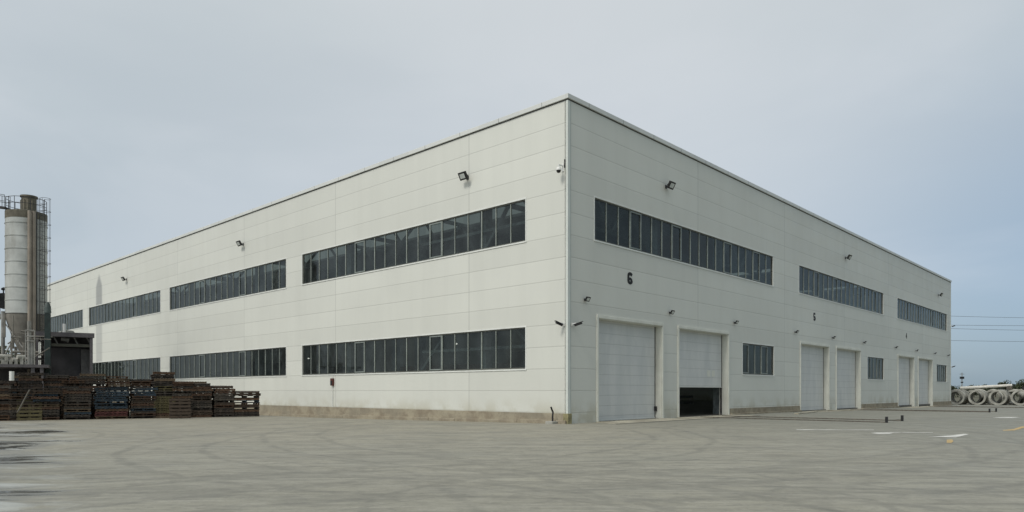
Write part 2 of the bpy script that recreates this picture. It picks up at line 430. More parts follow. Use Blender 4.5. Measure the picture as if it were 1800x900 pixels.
for c_ in (12, 32, 52, 72): mb.box(x_, c_-1.5, .2, W_T-.2, 15.3, 15.6); gp.quad((c_-1.5,.2,15.5),(c_+1.5,.2,15.5),(c_+1.5,W_T-.2,15.5),(c_-1.5,W_T-.2,15.5)); x_ = c_+1.5
mb.box(x_, W_S-.2, .2, W_T-.2, 15.3, 15.6); mb.build('roof', M['roof'], hall); gp.build('added_skylight', sky_m.m, hall)
mb = MB(); mb.box(.2, W_S-.2, .2, W_T-.2, -.9, .03); mb.build('interior_floor', M['ifloor'], hall)
# dark strip as painted coping shadow, then the coping, each butted at the corner
mb = MB(); mb.box(-.012, .1, -.012, W_T, TOP+.02, TOP+.07); mb.box(.1, W_S, -.012, .1, TOP+.02, TOP+.07); mb.build('coping_shadow_strip', M['gap'], hall)
mb = MB()
mb.box(-.09, .30, -.09, W_T+.05, TOP+.07, TOP+.30); mb.box(.30, W_S+.05, -.09, .30, TOP+.07, TOP+.30)
mb.box(W_S-.3, W_S+.05, .30, W_T+.05, TOP+.07, TOP+.30)
mb.build('coping', M['coping'], hall, bevel=.012)
# corner flashings
def flashing(x, y, sx, sy, z0=.50):
    mb = MB()
    mb.box(x, x+sx*.17, y-sy*.022, y, z0, TOP); mb.box(x-sx*.022, x, y-sy*.022, y+sy*.10, z0, TOP)
    return mb
flashing(0, 0, 1, 1, .35).build('corner_flashing', M['corner'], hall)
mb = MB(); mb.box(W_S-.14, W_S+.02, -.02, 0, -.6, TOP); mb.build('corner_flashing', M['corner'], hall)
mb = MB(); mb.box(.17, .235, -.012, 0, .05, TOP); mb.build('corner_shadow_strip', simple('corner_shadow_grey', (.42,.45,.42), .6, var=.08), hall)  # grey strip painted as the shadow line beside the flashing
# plinth of cast concrete with a lower footing
mb = MB(); mb.box(-.05, -.003, -.003, W_T, -.9, PZ0-.02); mb.build('plinth', M['plinth'], hall)
rp = random.Random(3)
mb = MB(); t = 0
while t < W_T:
    l = rp.uniform(2.2, 6.5); mb.box(-.05-rp.uniform(.10,.20), -.052, t+.004, min(t+l, W_T), -1.0, gz(0, t)+rp.uniform(.13,.22)); t += l
mb.build('footing', M['plinth'], hall, bevel=.02)
for a, b in ((17.25, 29.25), (44.25, 56.25), (71.25, 80.8)):
    mb = MB(); mb.box(a, b, -.05, -.003, -.9, PZ0-.08+gz(a, 0)*.7); mb.build('plinth', M['plinth'], hall)
    mb = MB(); mb.box(a, b, -.20, -.052, -.9, gz(a, 0)+.10); mb.build('footing', M['plinth'], hall, bevel=.02)
mb = MB(); mb.box(-.10, .20, -.10, -.024, -.3, .50); mb.box(-.10, -.052, -.0235, .22, -.3, .50); mb.build('corner_stub', simple('mossy_stub', (.24,.22,.12), .9, var=.3, scale=5), hall, bevel=.01)

def window(axis, a, b, z0, z1, panes, sashes):
    # local mesh coordinates are those of the hall; axis 1 = left wall (plane x=0), axis 0 = right wall (plane y=0)
    def bx(mb, u0, u1, d0, d1, za, zb):
        if axis == 0: mb.box(u0, u1, d0, d1, za, zb)
        else: mb.box(d0, d1, u0, u1, za, zb)
    fr = MB(); fw = .07
    bx(fr, a+.002, b-.002, .055, .13, z1-fw, z1-.002); bx(fr, a+.002, b-.002, .055, .13, z0+.002, z0+fw)
    bx(fr, a+.002, a+fw, .055, .13, z0+fw, z1-fw); bx(fr, b-fw, b-.002, .055, .13, z0+fw, z1-fw)
    w = fr.build('window', M['frame'], hall)
    ml = MB(); st = (b-a)/panes
    for i in range(1, panes):
        u = a+i*st; hw = .021 if i % 3 else .030
        bx(ml, u-hw, u+hw, .045, .125, z0+fw, z1-fw)
    ml.build('mullion', M['mull'], w)
    gl = MB()
    if axis == 0: gl.quad((a+fw,.09,z0+fw),(b-fw,.09,z0+fw),(b-fw,.09,z1-fw),(a+fw,.09,z1-fw))
    else: gl.quad((.09,b-fw,z0+fw),(.09,a+fw,z0+fw),(.09,a+fw,z1-fw),(.09,b-fw,z1-fw))
    gl.build('glass', M['glass'], w)
    for i in sashes:
        q = MB(); u0 = a+i*st+.03; u1 = u0+st-.06
        bx(q, u0, u1, .03, .085, z1-fw-.07, z1-fw-.005); bx(q, u0, u1, .03, .085, z0+fw+.005, z0+fw+.07)
        bx(q, u0, u0+.05, .03, .085, z0+fw+.07, z1-fw-.07); bx(q, u1-.05, u1, .03, .085, z0+fw+.07, z1-fw-.07)
        q.build('sash', M['sash'], w)
    tr = MB(); tw = .075
    bx(tr, a-tw, b+tw, -.014, -.002, z1, z1+tw); bx(tr, a-tw, b+tw, -.035, -.002, z0-tw, z0)
    bx(tr, a-tw, a, -.014, -.002, z0, z1); bx(tr, b, b+tw, -.014, -.002, z0, z1)
    tr.build('window_trim', M['trim'], w)
for a, b in WL:
    window(1, a, b, *UP, 20, (6, 13)); window(1, a, b, *LOW, 20, (6, 13))
for a, b in WR: window(0, a, b, *UP, 20, (3, 7, 13, 17))
for a, b in SW: window(0, a, b, *LOW, 5, (0, 3))

for i, (a, b, zt) in enumerate(DOORS):
    zb = gz((a+b)/2, 0) + .01
    opened = 1.90 if i == 1 else zb+.02
    d = MB(); d.box(a+.037, b-.13, .40, .47, opened, zt+.3)
    door = d.build('roller_door', M['door'], hall, bevel=.01)
    if i == 1:
        door['label'] = 'half-raised door over a dark opening'
        q = MB(); q.box(a+.037, b-.13, .385, .48, opened-.06, opened-.003); q.build('bottom_rail', M['trim'], door)
        q = MB()
        for px_ in (a+4.3, a+4.9): q.box(px_, px_+.4, .385, .399, 2.55, 2.95)
        q.build('vent_panel', M['doortrim'], door)
    else:
        q = MB(); q.box(a+.037, b-.13, .385, .48, opened-.02, opened+.08); q.build('bottom_rail', M['trim'], door)
    # reveal, jambs, head
    q = MB(); dp = .60
    q.box(a, a+.035, .001, dp, zb-.5, zt-.035); q.box(b-.035, b, .001, dp, zb-.5, zt-.035); q.box(a, b, .001, dp, zt-.035, zt)
    q.build('door_reveal', M['doortrim'], hall)
    q = MB(); w_ = .15
    q.box(a-w_, a, -.06, -.001, zb-.5, zt); q.box(b, b+w_, -.06, -.001, zb-.5, zt); q.box(a-w_, b+w_, -.065, -.001, zt+.001, zt+.17)
    q.build('door_frame', M['doortrim'], hall, bevel=.008)
    q = MB(); q.box(b-.13, b-.036, .402, .48, zb, zt-.04); q.build('door_track', M['dark'], hall)
    if i == 0:
        q = MB(); q.box(b-.20, b-.04, .28, .38, .45, .72); q.build('door_control', M['black'], hall)

def number(txt, s, z):
    W, H, T = .50, .66, .165; hw = T/2; pts = []
    def arc(cx, cz, rx, rz, a0, a1, n=14): return [(cx+rx*math.cos(R(a0+(a1-a0)*i/n)), cz+rz*math.sin(R(a0+(a1-a0)*i/n))) for i in range(n+1)]
    rx = W/2-hw
    if txt == '6': lines = [arc(0, .19, rx, .19-hw, 0, 360, 20), [(-rx, .19)] + arc(0, H-.20, rx, .20-hw, 180, 30)]
    elif txt == '5': lines = [[(rx, H-hw), (-rx*.9, H-hw), (-rx*.95, .33)] + arc(0, .20, rx, .20-hw, 125, -150, 20)]
    else: lines = [[(rx*.55, hw*.2), (rx*.55, H-hw), (-rx, .20), (rx*1.15, .20)]]
    q = MB(); k = 0
    for ln in lines:
        for (x0, z0), (x1, z1) in zip(ln, ln[1:]):
            d = Vector((x1-x0, 0, z1-z0))
            if d.length < 1e-5: continue
            e = d.normalized(); p = Vector((-e.z, 0, e.x))*hw; a_ = Vector((x0, 0, z0))-e*hw*.35; b_ = Vector((x1, 0, z1))+e*hw*.35
            y0 = -.006-.0006*k; k += 1
            c4 = [a_+p, b_+p, b_-p, a_-p]; n0 = len(q.v)
            q.v += [(c.x+s, y0, c.z+z) for c in c4] + [(c.x+s, -.001, c.z+z) for c in c4]
            q.f += [tuple(n0+t_ for t_ in f_) for f_ in ((3,2,1,0),(0,1,5,4),(1,2,6,5),(2,3,7,6),(3,0,4,7))]
    o = q.build('wall_number', M['number'], hall); o['label'] = 'black number %s' % txt
number('6', 5.42, 7.44); number('5', 32.45, 7.40); number('4', 59.7, 7.40)

# steelwork seen dimly through the glass and the open door
for (s, t) in [(1.3, 7.0+13.35*k) for k in range(7)] + [(q_, 1.3) for q_ in (9.7, 18.2, 36.7, 45.2, 63.7, 72.2)] + [(13.4, 14+13.35*k) for k in range(4)]:
    q = MB(); q.box(s-.25, s+.25, t-.25, t+.25, .03, 15.2); q.build('column', M['steel'], hall)
for d in ((.9, 1.4, .5, 98), (13.1, 13.7, .5, 98)):
    q = MB(); q.box(d[0], d[1], d[2], d[3], 7.9, 8.7); q.build('crane_beam', M['steel'], hall)
q = MB(); q.box(2, 78, .8, 1.2, 7.9, 8.6); q.build('crane_beam', M['steel'], hall)
for k in range(5):
    t0 = 7+13.35*k; q = MB()
    q.bar((1.5, t0, 12.6), (60, t0, 12.6), .25); q.bar((1.5, t0, 15.0), (60, t0, 15.0), .25)
    for j in range(14):
        x0 = 1.6+4*j; q.bar((x0, t0, 12.6), (x0+2, t0, 15.0), .16); q.bar((x0+2, t0, 15.0), (x0+4, t0, 12.6), .16)
    q.build('roof_truss', M['steel'], hall)
q = MB()
for a, b in (((.8, 1.2, 2.2), (.8, 7.0, 7.6)), ((.8, 12.6, 2.4), (.8, 7.2, 7.6)), ((.8, 1.3, 9.4), (.8, 4.2, 12.4)), ((.8, 6.8, 9.2), (.8, 4.2, 12.4)), ((.8, .9, 4.0), (.8, 12, 4.0)), ((.8, .9, 10.6), (.8, 12, 10.6))):
    q.bar(a, b, .16)
for a, b in (((15.6, 5, .4), (14.2, 5.2, 1.9)), ((15.9, 5, 1.9), (14.6, 5.1, 1.1)), ((14.6, 5.1, 1.1), (16.4, 5, .5)), ((14.4, 5.1, 2.6), (14.6, 5.1, 1.1))):
    q.bar(a, b, .13)
q.build('wind_bracing', M['steel'], hall)
lampm = N('lamp_white'); lampm.b.inputs['Emission Color'].default_value = (1,.95,.85,1); lampm.b.inputs['Emission Strength'].default_value = 1.6; lampm.b.inputs['Base Color'].default_value = (.8,.8,.8,1)
for s_, t_, z_ in ((9,18,5.2),(8,25,4.9),(12,44,5.0),(14,9,5.9),(22,20,5.1),(7,3.5,4.4)):
    MB().lathe([(0,-.08),(.10,-.05),(.10,0),(0,.05)], 10, (s_, t_, z_)).build('inner_lamp', lampm.m, hall)
q = MB(); q.box(20, 20.3, 6, 60, .03, 4.2); q.box(20, 20.3, 2, 70, 8.9, 13.4); q.box(3, 3.2, 1.2, 4.6, 11.2, 13.6); q.build('inner_partition', simple('inner_brown', (.30,.16,.10), .8, var=.3, scale=.4), hall)
q = MB(); rr = random.Random(9)
for i in range(30):
    x_, y_ = rr.uniform(3, 17), rr.uniform(2, 90); q.box(x_, x_+rr.uniform(.8,3), y_, y_+rr.uniform(.8,4), .03, rr.uniform(1.5,5))
q.build('stored_goods', simple('inner_goods', (.20,.23,.25), .7, var=.5, scale=.5), hall)
q = MB()
for z in (.55, 1.05): q.box(9, 26, 7.5, 7.8, z, z+.18)
for s in (9.2, 13, 17.5, 22): q.box(s, s+.2, 7.8, 8.0, .03, 1.2)
q.build('inner_barrier', M['interior'], hall)

# ------------------------------------------------------------------ lamps and cameras on the walls (local frame: outward is -y)
def flood(big=True):
    r = empty('floodlight', (0,0,0)); k = .86 if big else .48
    q = MB()
    q.box(-.10*k, .10*k, -.03, 0, -.12*k, .12*k); q.bar((0,-.02,0), (0,-.34*k,.03*k), .06*k)
    q.build('wall_bracket', M['black'], r)
    q = MB(); T = Matrix.Translation((0,-.44*k,.02*k)) @ Matrix.Rotation(R(30), 4, 'X')
    q.box(-.33*k, .33*k, -.045*k, .10*k, -.25*k, .25*k, T)
    for i in range(7):
        x = (-.24+.08*i)*k; q.box(x-.012*k, x+.012*k, .085*k, .15*k, -.2*k, .2*k, T)
    q.build('lamp_housing', M['black'], r, bevel=.01)
    q = MB(); q.box(-.215*k, .215*k, -.056*k, -.045*k, -.15*k, .15*k, T); q.build('lamp_glass', M['lens'], r)
    q = MB()
    for sx in (-1, 1):
        q.bar((sx*.34*k,-.44*k,.02*k), (sx*.34*k,-.30*k,.03*k), .035*k)
    q.bar((-.34*k,-.30*k,.03*k), (.34*k,-.30*k,.03*k), .035*k)
    q.build('yoke', M['black'], r)
    return r
fb = flood(True); fs = flood(False)
GF = 'floodlights high on the hall'; GS = 'small floodlights over the roller doors'
spots = [('L', 7.15, 13.55, 'big black floodlight above first ribbon window left of the corner'),
         ('L', 33.9, 13.6, 'big black floodlight on left wall above second ribbon window from the corner'),
         ('L', 60.6, 13.6, 'big black floodlight on left wall above third ribbon window from the corner'),
         ('R', 9.15, 13.55, 'big black floodlight above the ribbon window over number 6'),
         ('R', 39.9, 13.6, 'big black floodlight above the ribbon window over number 5'),
         ('R', 74.0, 13.6, 'big black floodlight near the far end above the last ribbon window')]
for i, (w, u, z, lb) in enumerate(spots):
    o = fb if i == 0 else copy_tree(fb)
    o.location = L(-.002, u, z) if w == 'L' else L(u, -.002, z)
    o.rotation_euler = (0, 0, YAW - (R(90) if w == 'L' else 0)); tag(o, lb, 'floodlight', GF)
names = ['first', 'second', 'third']
first = True
for k in range(3):
    nb = ('6', '5', '4')[k]
    for s, w in ((1.35, 'left of the first door'), (9.55, 'between the two doors'), (17.9, 'right of the second door')):
        o = fs if first else copy_tree(fs); first = False
        o.location = L(s+27*k, -.002, 6.22); o.rotation_euler = (0,0,YAW)
        tag(o, 'small floodlight %s under number %s' % (w, nb), 'floodlight', GS)
o = copy_tree(fs); o.location = L(78.9, -.002, 6.22); o.rotation_euler = (0,0,YAW); tag(o, 'small floodlight above the farthest small window at the far end', 'floodlight', GS)

def bullet():
    r = empty('security_camera', (0,0,0))
    MB().box(-.05,.05,-.03,0,-.07,.07).bar((0,-.02,.03),(.0,-.20,.06),.04).build('camera_arm', M['white'], r)
    q = MB(); T = Matrix.Translation((0,-.30,.0)) @ Matrix.Rotation(R(-18), 4, 'X')
    q.tube(T @ Vector((0,.18,0)), T @ Vector((0,-.22,0)), .055, n=12); q.box(-.075,.075,-.30,.2,.05,.065, T)
    q.build('camera_body', M['black'], r)
    return r
b1 = bullet(); b1.location = L(-.003, .22, 4.90); b1.rotation_euler = (0,0,YAW-R(90)-R(14)); tag(b1, 'black bullet camera at mid height on the left face of the near corner', 'camera', 'bullet cameras at the corners')
b2 = copy_tree(b1); b2.location = L(.30, -.014, 4.90); b2.rotation_euler = (0,0,YAW+R(30)); tag(b2, 'black bullet camera on the right face of the near corner beside the first door', 'camera', 'bullet cameras at the corners')
b3 = copy_tree(b1); b3.location = L(80.7, -.022, 12.3-2.15); b3.rotation_euler = (0,0,YAW+R(35)); tag(b3, 'bullet camera sticking out high at the far right corner of the hall', 'camera', 'bullet cameras at the corners')
b4 = copy_tree(b1); b4.location = L(80.7, -.022, 4.8); b4.rotation_euler = (0,0,YAW+R(35)); tag(b4, 'bullet camera sticking out low at the far right corner of the hall', 'camera', 'bullet cameras at the corners')
dc = empty('dome_camera', L(-.003, .30, 12.55), YAW-R(90), label='white dome camera hanging from an arm near the top of the corner', cat='camera')
MB().box(-.06,.06,-.03,0,-.1,.28).bar((0,-.02,.18),(0,-.34,.14),.05).tube((0,-.34,.17),(0,-.34,.02),.035).build('camera_arm', M['white'], dc)
MB().lathe([(.03,.04),(.10,.02),(.13,-.05),(.13,-.12),(.10,-.13)], 16, (0,-.34,0)).build('camera_housing', M['white'], dc, True)
MB().lathe([(.115,-.125),(.10,-.19),(.06,-.235),(0,-.25)], 16, (0,-.34,0)).build('camera_dome', M['black'], dc, True)
ant = MB().box(-.02,.02,-.05,-.01,0,.42).build('small_antenna', M['black']); ant.location = L(-.003,.17,12.60); ant.rotation_euler=(0,0,YAW-R(90)); tag(ant, 'thin black bracket strip just above the dome camera at the corner', 'bracket')

jb = empty('alarm_box', L(-.004, 20.7, 1.98), YAW-R(90), label='small dark red box low on left wall under the ribbon window', cat='alarm box')
MB().box(-.15,.15,-.14,0,0,.50).build('box_body', M['redbox'], jb, bevel=.012)
MB().box(-.12,.12,-.155,-.141,.05,.33).build('box_cover', M['black'], jb)
MB().tube((0,-.03,-.002),(0,-.03,-1.45),.018,n=8).tube((0,-.03,.502),(0,-.03,.75),.018,n=8).build('conduit', M['trim'], jb)

# bent stand pipe on its little concrete foot by the corner
sp = empty('bent_pipe', L(-.42, .62, -.01), YAW, label='short bent black pipe standing on a concrete foot by the corner', cat='pipe')
MB().path([(0,0,.12),(0,0,.42),(.03,0,.58),(-.03,.02,.70),(-.08,.04,.84)], .045, 10).build('pipe_tube', M['black'], sp, True)
MB().box(-.22,.22,-.16,.30,-.1,.13).build('concrete_foot', M['pipe'], sp, bevel=.03)

# ------------------------------------------------------------------ yard details
for i, (a, b, zt) in enumerate(DOORS):
    z0 = gz((a+b)/2, 0)
    v = [(a-.3,-.065),(b+.3,-.065),(b+.9,-1.6),(a-.9,-1.6)]
    q = MB(); n = []
    q.v = [(v[0][0],v[0][1],z0+.035),(v[1][0],v[1][1],z0+.035),(v[2][0],v[2][1],gz(b,0)+.006),(v[3][0],v[3][1],gz(a,0)+.006),
           (v[0][0],v[0][1],-1),(v[1][0],v[1][1],-1),(v[2][0],v[2][1],-1),(v[3][0],v[3][1],-1)]
    q.f = [(0,3,2,1),(3,7,6,2),(2,6,5,1),(0,4,7,3),(0,1,5,4)]
    o = q.build('door_apron', M['apron']); o.location = L(0,0,0); o.rotation_euler = (0,0,YAW)
    tag(o, kind='structure')
# kerbed path edge between the second and third door
q = MB()
pts = [(22.0,-2.6),(25,-2.2),(28,-1.6),(30.5,-.9),(33,-1.0),(35.8,-1.9)]
for a, b in zip(pts, pts[1:]):
    za = gz(*a); q.bar((a[0],a[1],za), (b[0],b[1],gz(*b)), .28, .16)
o = q.build('kerb', M['apron'], bevel=.015); o.location = L(0,0,0); o.rotation_euler = (0,0,YAW); tag(o, kind='structure')

def rail(label, g_):
    r = empty('ground_rail', (0,0,0), YAW, label=label, cat='rail', group=g_)
    MB().box(-.05,.05,-11,-.7,.006,.022).box(-.028,.028,-11,-.7,.022,.055).build('rail_bar', M['rust'], r)
    q = MB(); q.box(-.055,.055,-11.12,-11.0,0,.31); q.build('end_stop', M['black'], r, bevel=.01)
    return r
G = 'transfer rails running out of the hall'
r0 = rail('left rail out of the half-open door, ending at a black stop', G); r0.location = L(12.0, 0, .0)
def more(s, lb, z):
    o = copy_tree(r0); o.location = L(s, 0, z); tag(o, lb, 'rail', G)
more(14.8, 'right rail out of the half-open door, ending at a black stop', .0)
more(39.1, 'left rail out of the second door under number 5', gz(39,0)); more(41.9, 'right rail out of the second door under number 5', gz(42,0))
more(66.1, 'left rail out of the second door under number 4', gz(66,0)); more(68.9, 'right rail out of the second door under number 4', gz(69,0))
q = MB().bar((12.1,-11.06,.10),(14.7,-11.06,.10),.022).build('buffer_bar', M['rust']); q.location = L(0,0,0); q.rotation_euler=(0,0,YAW)
tag(q, 'low steel bar tying the two nearest rail stops together', 'bar')
q = MB().box(1.2, 17.4, -2.06, -2.0, .0, .012).build('drain_slot', M['gap']); q.location=L(0,0,0); q.rotation_euler=(0,0,YAW); tag(q, kind='structure')

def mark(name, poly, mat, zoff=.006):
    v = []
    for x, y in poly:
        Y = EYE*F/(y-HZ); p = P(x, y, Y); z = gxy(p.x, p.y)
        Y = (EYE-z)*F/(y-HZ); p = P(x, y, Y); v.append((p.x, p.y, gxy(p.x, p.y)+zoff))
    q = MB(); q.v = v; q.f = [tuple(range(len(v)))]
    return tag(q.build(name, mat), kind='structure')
mark('marking_and_glint', [(1530,761.2),(1545,763.0),(1563,762.8),(1572,761),(1592,759.7),(1560,759.9),(1542,760.4)], M['white_paint_and_glint'])  # pale shape stands in for sky reflected in a puddle
mark('marking_and_glint', [(1632,767.6),(1668,768.6),(1680,769.2),(1704,763.2),(1694,762.8),(1676,765.2),(1655,766.8)], M['white_paint_and_glint'])  # second puddle's sky reflection, painted as a flat pale patch
mark('marking_and_glint', [(1664.5,773),(1674,772.6),(1676,776),(1672,779.2),(1664,778.8)], M['paint_yellow'])
mark('marking_and_glint', [(1744,734.0),(1760,735.0),(1778,734.8),(1794,733.5),(1770,733.0)], M['white_paint_and_glint'])  # sky glint on a far puddle, put in as pale colour
mark('marking_and_glint', [(1762,756.2),(1782,754.2),(1796,749.6),(1812,748),(1812,751),(1798,752.6),(1784,756.6),(1764,757.6)], M['paint_yellow'])
mark('marking_and_glint', [(1400,755.0),(1536,755.6),(1536,756.3),(1400,755.9)], M['white_paint_and_glint'])
mark('marking_and_glint', [(1586,759.8),(1640,760.3),(1640,760.9),(1586,760.5)], M['white_paint_and_glint'])

# ------------------------------------------------------------------ wooden pallets
def pallet_mesh(w, d, name, mat):
    q = MB(); h = .144; r = random.Random(int(w*100))
    for i in range(6):
        y = -d/2 + (d-.12)*i/5; e = r.uniform(-.02,.02); q.box(-w/2+e, w/2+e, y, y+.12, h-.028, h)
    for x in (-w/2+.01, -.07, w/2-.15):
        q.box(x, x+.14, -d/2+.01, d/2-.01, h-.052, h-.0285)
        for y in (-d/2+.012, -.05, d/2-.112): q.box(x+.015, x+.115, y+(.03 if y < -.1 else 0), y+(.07 if y > .1 else .1), .0265, h-.0525)
    for y in (-d/2, -.06, d/2-.12): q.box(-w/2, w/2, y, y+.12, 0, .026)
    me = bpy.data.meshes.new(name); me.from_pydata(q.v, [], q.f); me.materials.append(mat)
    return me
def solid_pallet_mesh(w, d, name, mat):
    q = MB(); h = .144; r = random.Random(int(w*77))
    for i in range(8):
        x = -w/2 + (w-.10)*i/7; e = r.uniform(-.02,.02); q.box(x, x+.10, -d/2+e, d/2+e, h-.024, h)
    for y in (-d/2+.02, -.02, d/2-.06): q.box(-w/2+.01, w/2-.01, y, y+.04, .0225, h-.0245)
    for x in (-w/2, -w*.17-.05, w*.17-.05, w/2-.1): q.box(x, x+.10, -d/2, d/2, 0, .022)
    me = bpy.data.meshes.new(name); me.from_pydata(q.v, [], q.f); me.materials.append(mat); return me
PM = {}; PS = {}
for w in (1.15, 1.3, 1.5, 1.65, 1.8):
    for m in ('wood', 'wood_blue', 'wood_red', 'wood_yellow'):
        PM[(w, m)] = pallet_mesh(w, 1.15, 'pallet', M[m]); PS[(w, m)] = solid_pallet_mesh(w, 1.15, 'pallet', M[m])
ROW0 = Vector((-27.5, 38.0)); ROW1 = Vector((-16.2, 44.7))
rd = (ROW1-ROW0).normalized(); rn = Vector((-rd.y, rd.x)); rang = math.atan2(rd.y, rd.x)
def row_at(px, back):                            # point of the row (shifted back) seen in pixel column px
    u = (px-PX)/F; o = ROW0 + rn*(back+.6)
    k = (u*o.y - o.x)/(rd.x - u*rd.y); return o + rd*k
ordn = ['zeroth','first','second','third','fourth','fifth','sixth','seventh','eighth','ninth','tenth','eleventh','twelfth','thirteenth','fourteenth','fifteenth','sixteenth','seventeenth','eighteenth','nineteenth','twentieth','twenty-first','twenty-second','twenty-third','twenty-fourth','twenty-fifth','twenty-sixth','twenty-seventh','twenty-eighth']
stacks = [  # px left, px right, top pixel, row, tint
 (-26,20,672,0,0),(24,54,676,0,0),(57,107,684,0,0),(113,160,683,0,0),(168,224,681,0,'b'),(229,272,684,0,0),(276,300,664,0,'y'),(303,333,668,0,0),(337,371,674,0,0),(375,411,680,0,0),(405,452,685,0,0),
 (125,155,664,2,0),(157,189,668,2,0),(191,227,666,2,0),(229,265,668,2,0),(267,301,664,2,0),(303,331,672,2,0),(334,364,678,2,0),(367,399,684,2,0),
 (-10,34,668,1,0),(37,78,655,1,0),(82,118,661,1,0),(120,141,668,1,0),(143,187,651,1,0),(190,226,660,1,0),(230,266,661,1,0),(268,302,656,1,0),(304,330,666,1,0),(333,362,672,1,0),(366,398,678,1,0)]
plan = []
rnd = random.Random(11)
for si, (a, b, ty, row, tint) in enumerate(stacks):
    pa, pb = row_at(a, row*1.45), row_at(b, row*1.45)
    wid = (pb-pa).length; c = (pa+pb)/2
    w = min((1.15,1.3,1.5,1.65,1.8), key=lambda q: abs(q-wid+.03))
    z0 = gxy(c.x, c.y); ztop = EYE + (HZ-ty)/F*(c.y-.5)
    n = max(4, round((ztop-z0)/.1455))
    ang0 = rang + rnd.uniform(-.07,.07)
    fi = si if row == 0 else (si-19 if row == 1 else si-11)
    lean = Vector((rnd.uniform(-.0018,.0018), rnd.uniform(-.0018,.0018)))
    for k in range(n):
        ww = w
        if k > n-4 and rnd.random() < .4: ww = max(1.15, w-.15)
        m = 'wood'
        if tint == 'b': m = 'wood_red' if k in (1,2) else ('wood_blue' if 3 < k < 12 else 'wood')
        elif tint == 'y' and 1 < k < 13 and rnd.random() < .45: m = 'wood_yellow'
        elif rnd.random() < .03: m = 'wood_blue'
        if row == 0 and fi == 5 and k > n-4: m = 'wood_blue'
        ww = min(PM, key=lambda q: abs(q[0]-ww) + (0 if q[1] == m else 9))[0]
        ang = ang0 + rnd.gauss(0, .012) + (rnd.uniform(-.10,.10) if rnd.random() < .10 else 0)
        off = lean*k*4 + Vector((rnd.gauss(0,.014), rnd.gauss(0,.014)))
        where = ('front-row stack', 'middle-row stack', 'rearmost-row stack')[row]
        colr = {'wood':'brown', 'wood_blue':'blue', 'wood_red':'red', 'wood_yellow':'yellowish'}[m]
        q = (11, 11, 8)[row]-fi
        lb = '%s pallet, %s from the ground in %s %s from the right' % (colr, ordn[k+1], where, ordn[q] if q != 1 else 'first')
        depth = n-k
        if k > n-5: off = off + Vector((rnd.gauss(0,.05), rnd.gauss(0,.04))); ang += rnd.gauss(0,.05)
        if k == n-1 and rnd.random() < .3: continue
        plan.append((row, depth, (c.x+off.x, c.y+off.y, z0+.003+k*.1455), ang, (PS if rnd.random() < (.62 if fi != 10 else .8, .8, .9)[row] else PM)[(ww, m)], lb, (rnd.gauss(0,.035), rnd.gauss(0,.02)) if k == n-1 else (0,0)))
plan.sort(key=lambda p: (p[0], p[1]))
bm_v = []; bm_f = []
for i, (row, depth, loc, ang, me, lb, tl) in enumerate(plan):
    if i < 300:
        o = bpy.data.objects.new('wooden_pallet', me); COL.objects.link(o); o.location = (loc[0], loc[1], loc[2]+.6*(abs(tl[0])+abs(tl[1]))); o.rotation_euler = (*tl, ang)
        tag(o, lb, 'pallet', 'pallets stacked in rows on the left')
    else:
        T = Matrix.Translation(loc) @ Matrix.Rotation(ang, 4, 'Z'); k = len(bm_v)
        bm_v += [tuple(T @ x.co) for x in me.vertices]; bm_f += [tuple(k+j for j in p.vertices) for p in me.polygons]
if bm_v:
    q = MB(); q.v = bm_v; q.f = bm_f
    tag(q.build('wooden_pallets', M['wood']), 'lower pallets of the rear row hidden behind the front stacks', 'pallets', kind='stuff')
# pallets standing on edge against the stacks
for px_, y_, m_, tl_, lb in ((52, 739.0, 'wood_yellow', 1.45, 'yellowish pallet standing on edge in the gap near the leaning board'), (316, 735.5, 'wood', 1.42, 'brown pallet standing on edge before the middle of the row')):
    Y_ = EYE*F/(y_-HZ); p_ = P(px_, y_, Y_)
    o = bpy.data.objects.new('wooden_pallet', PM[(1.15, m_)]); COL.objects.link(o); o.location = (p_.x, p_.y, .575); o.rotation_euler = (tl_, 0, rang+.05)
    tag(o, lb, 'pallet', 'pallets stacked in rows on the left')
# a few loose boards left leaning and lying on the stacks
lp = P(46, 705, 37.9)
o = MB().bar((-.32,0,-.6),(.32,.0,.6),.09,.03).build('loose_board', simple('grey_board', (.16,.15,.13), .85, var=.2, scale=4)); o.location = (lp.x, lp.y-.2, lp.z+.0); tag(o, 'grey board leaning diagonally against the pallet stacks', 'board')

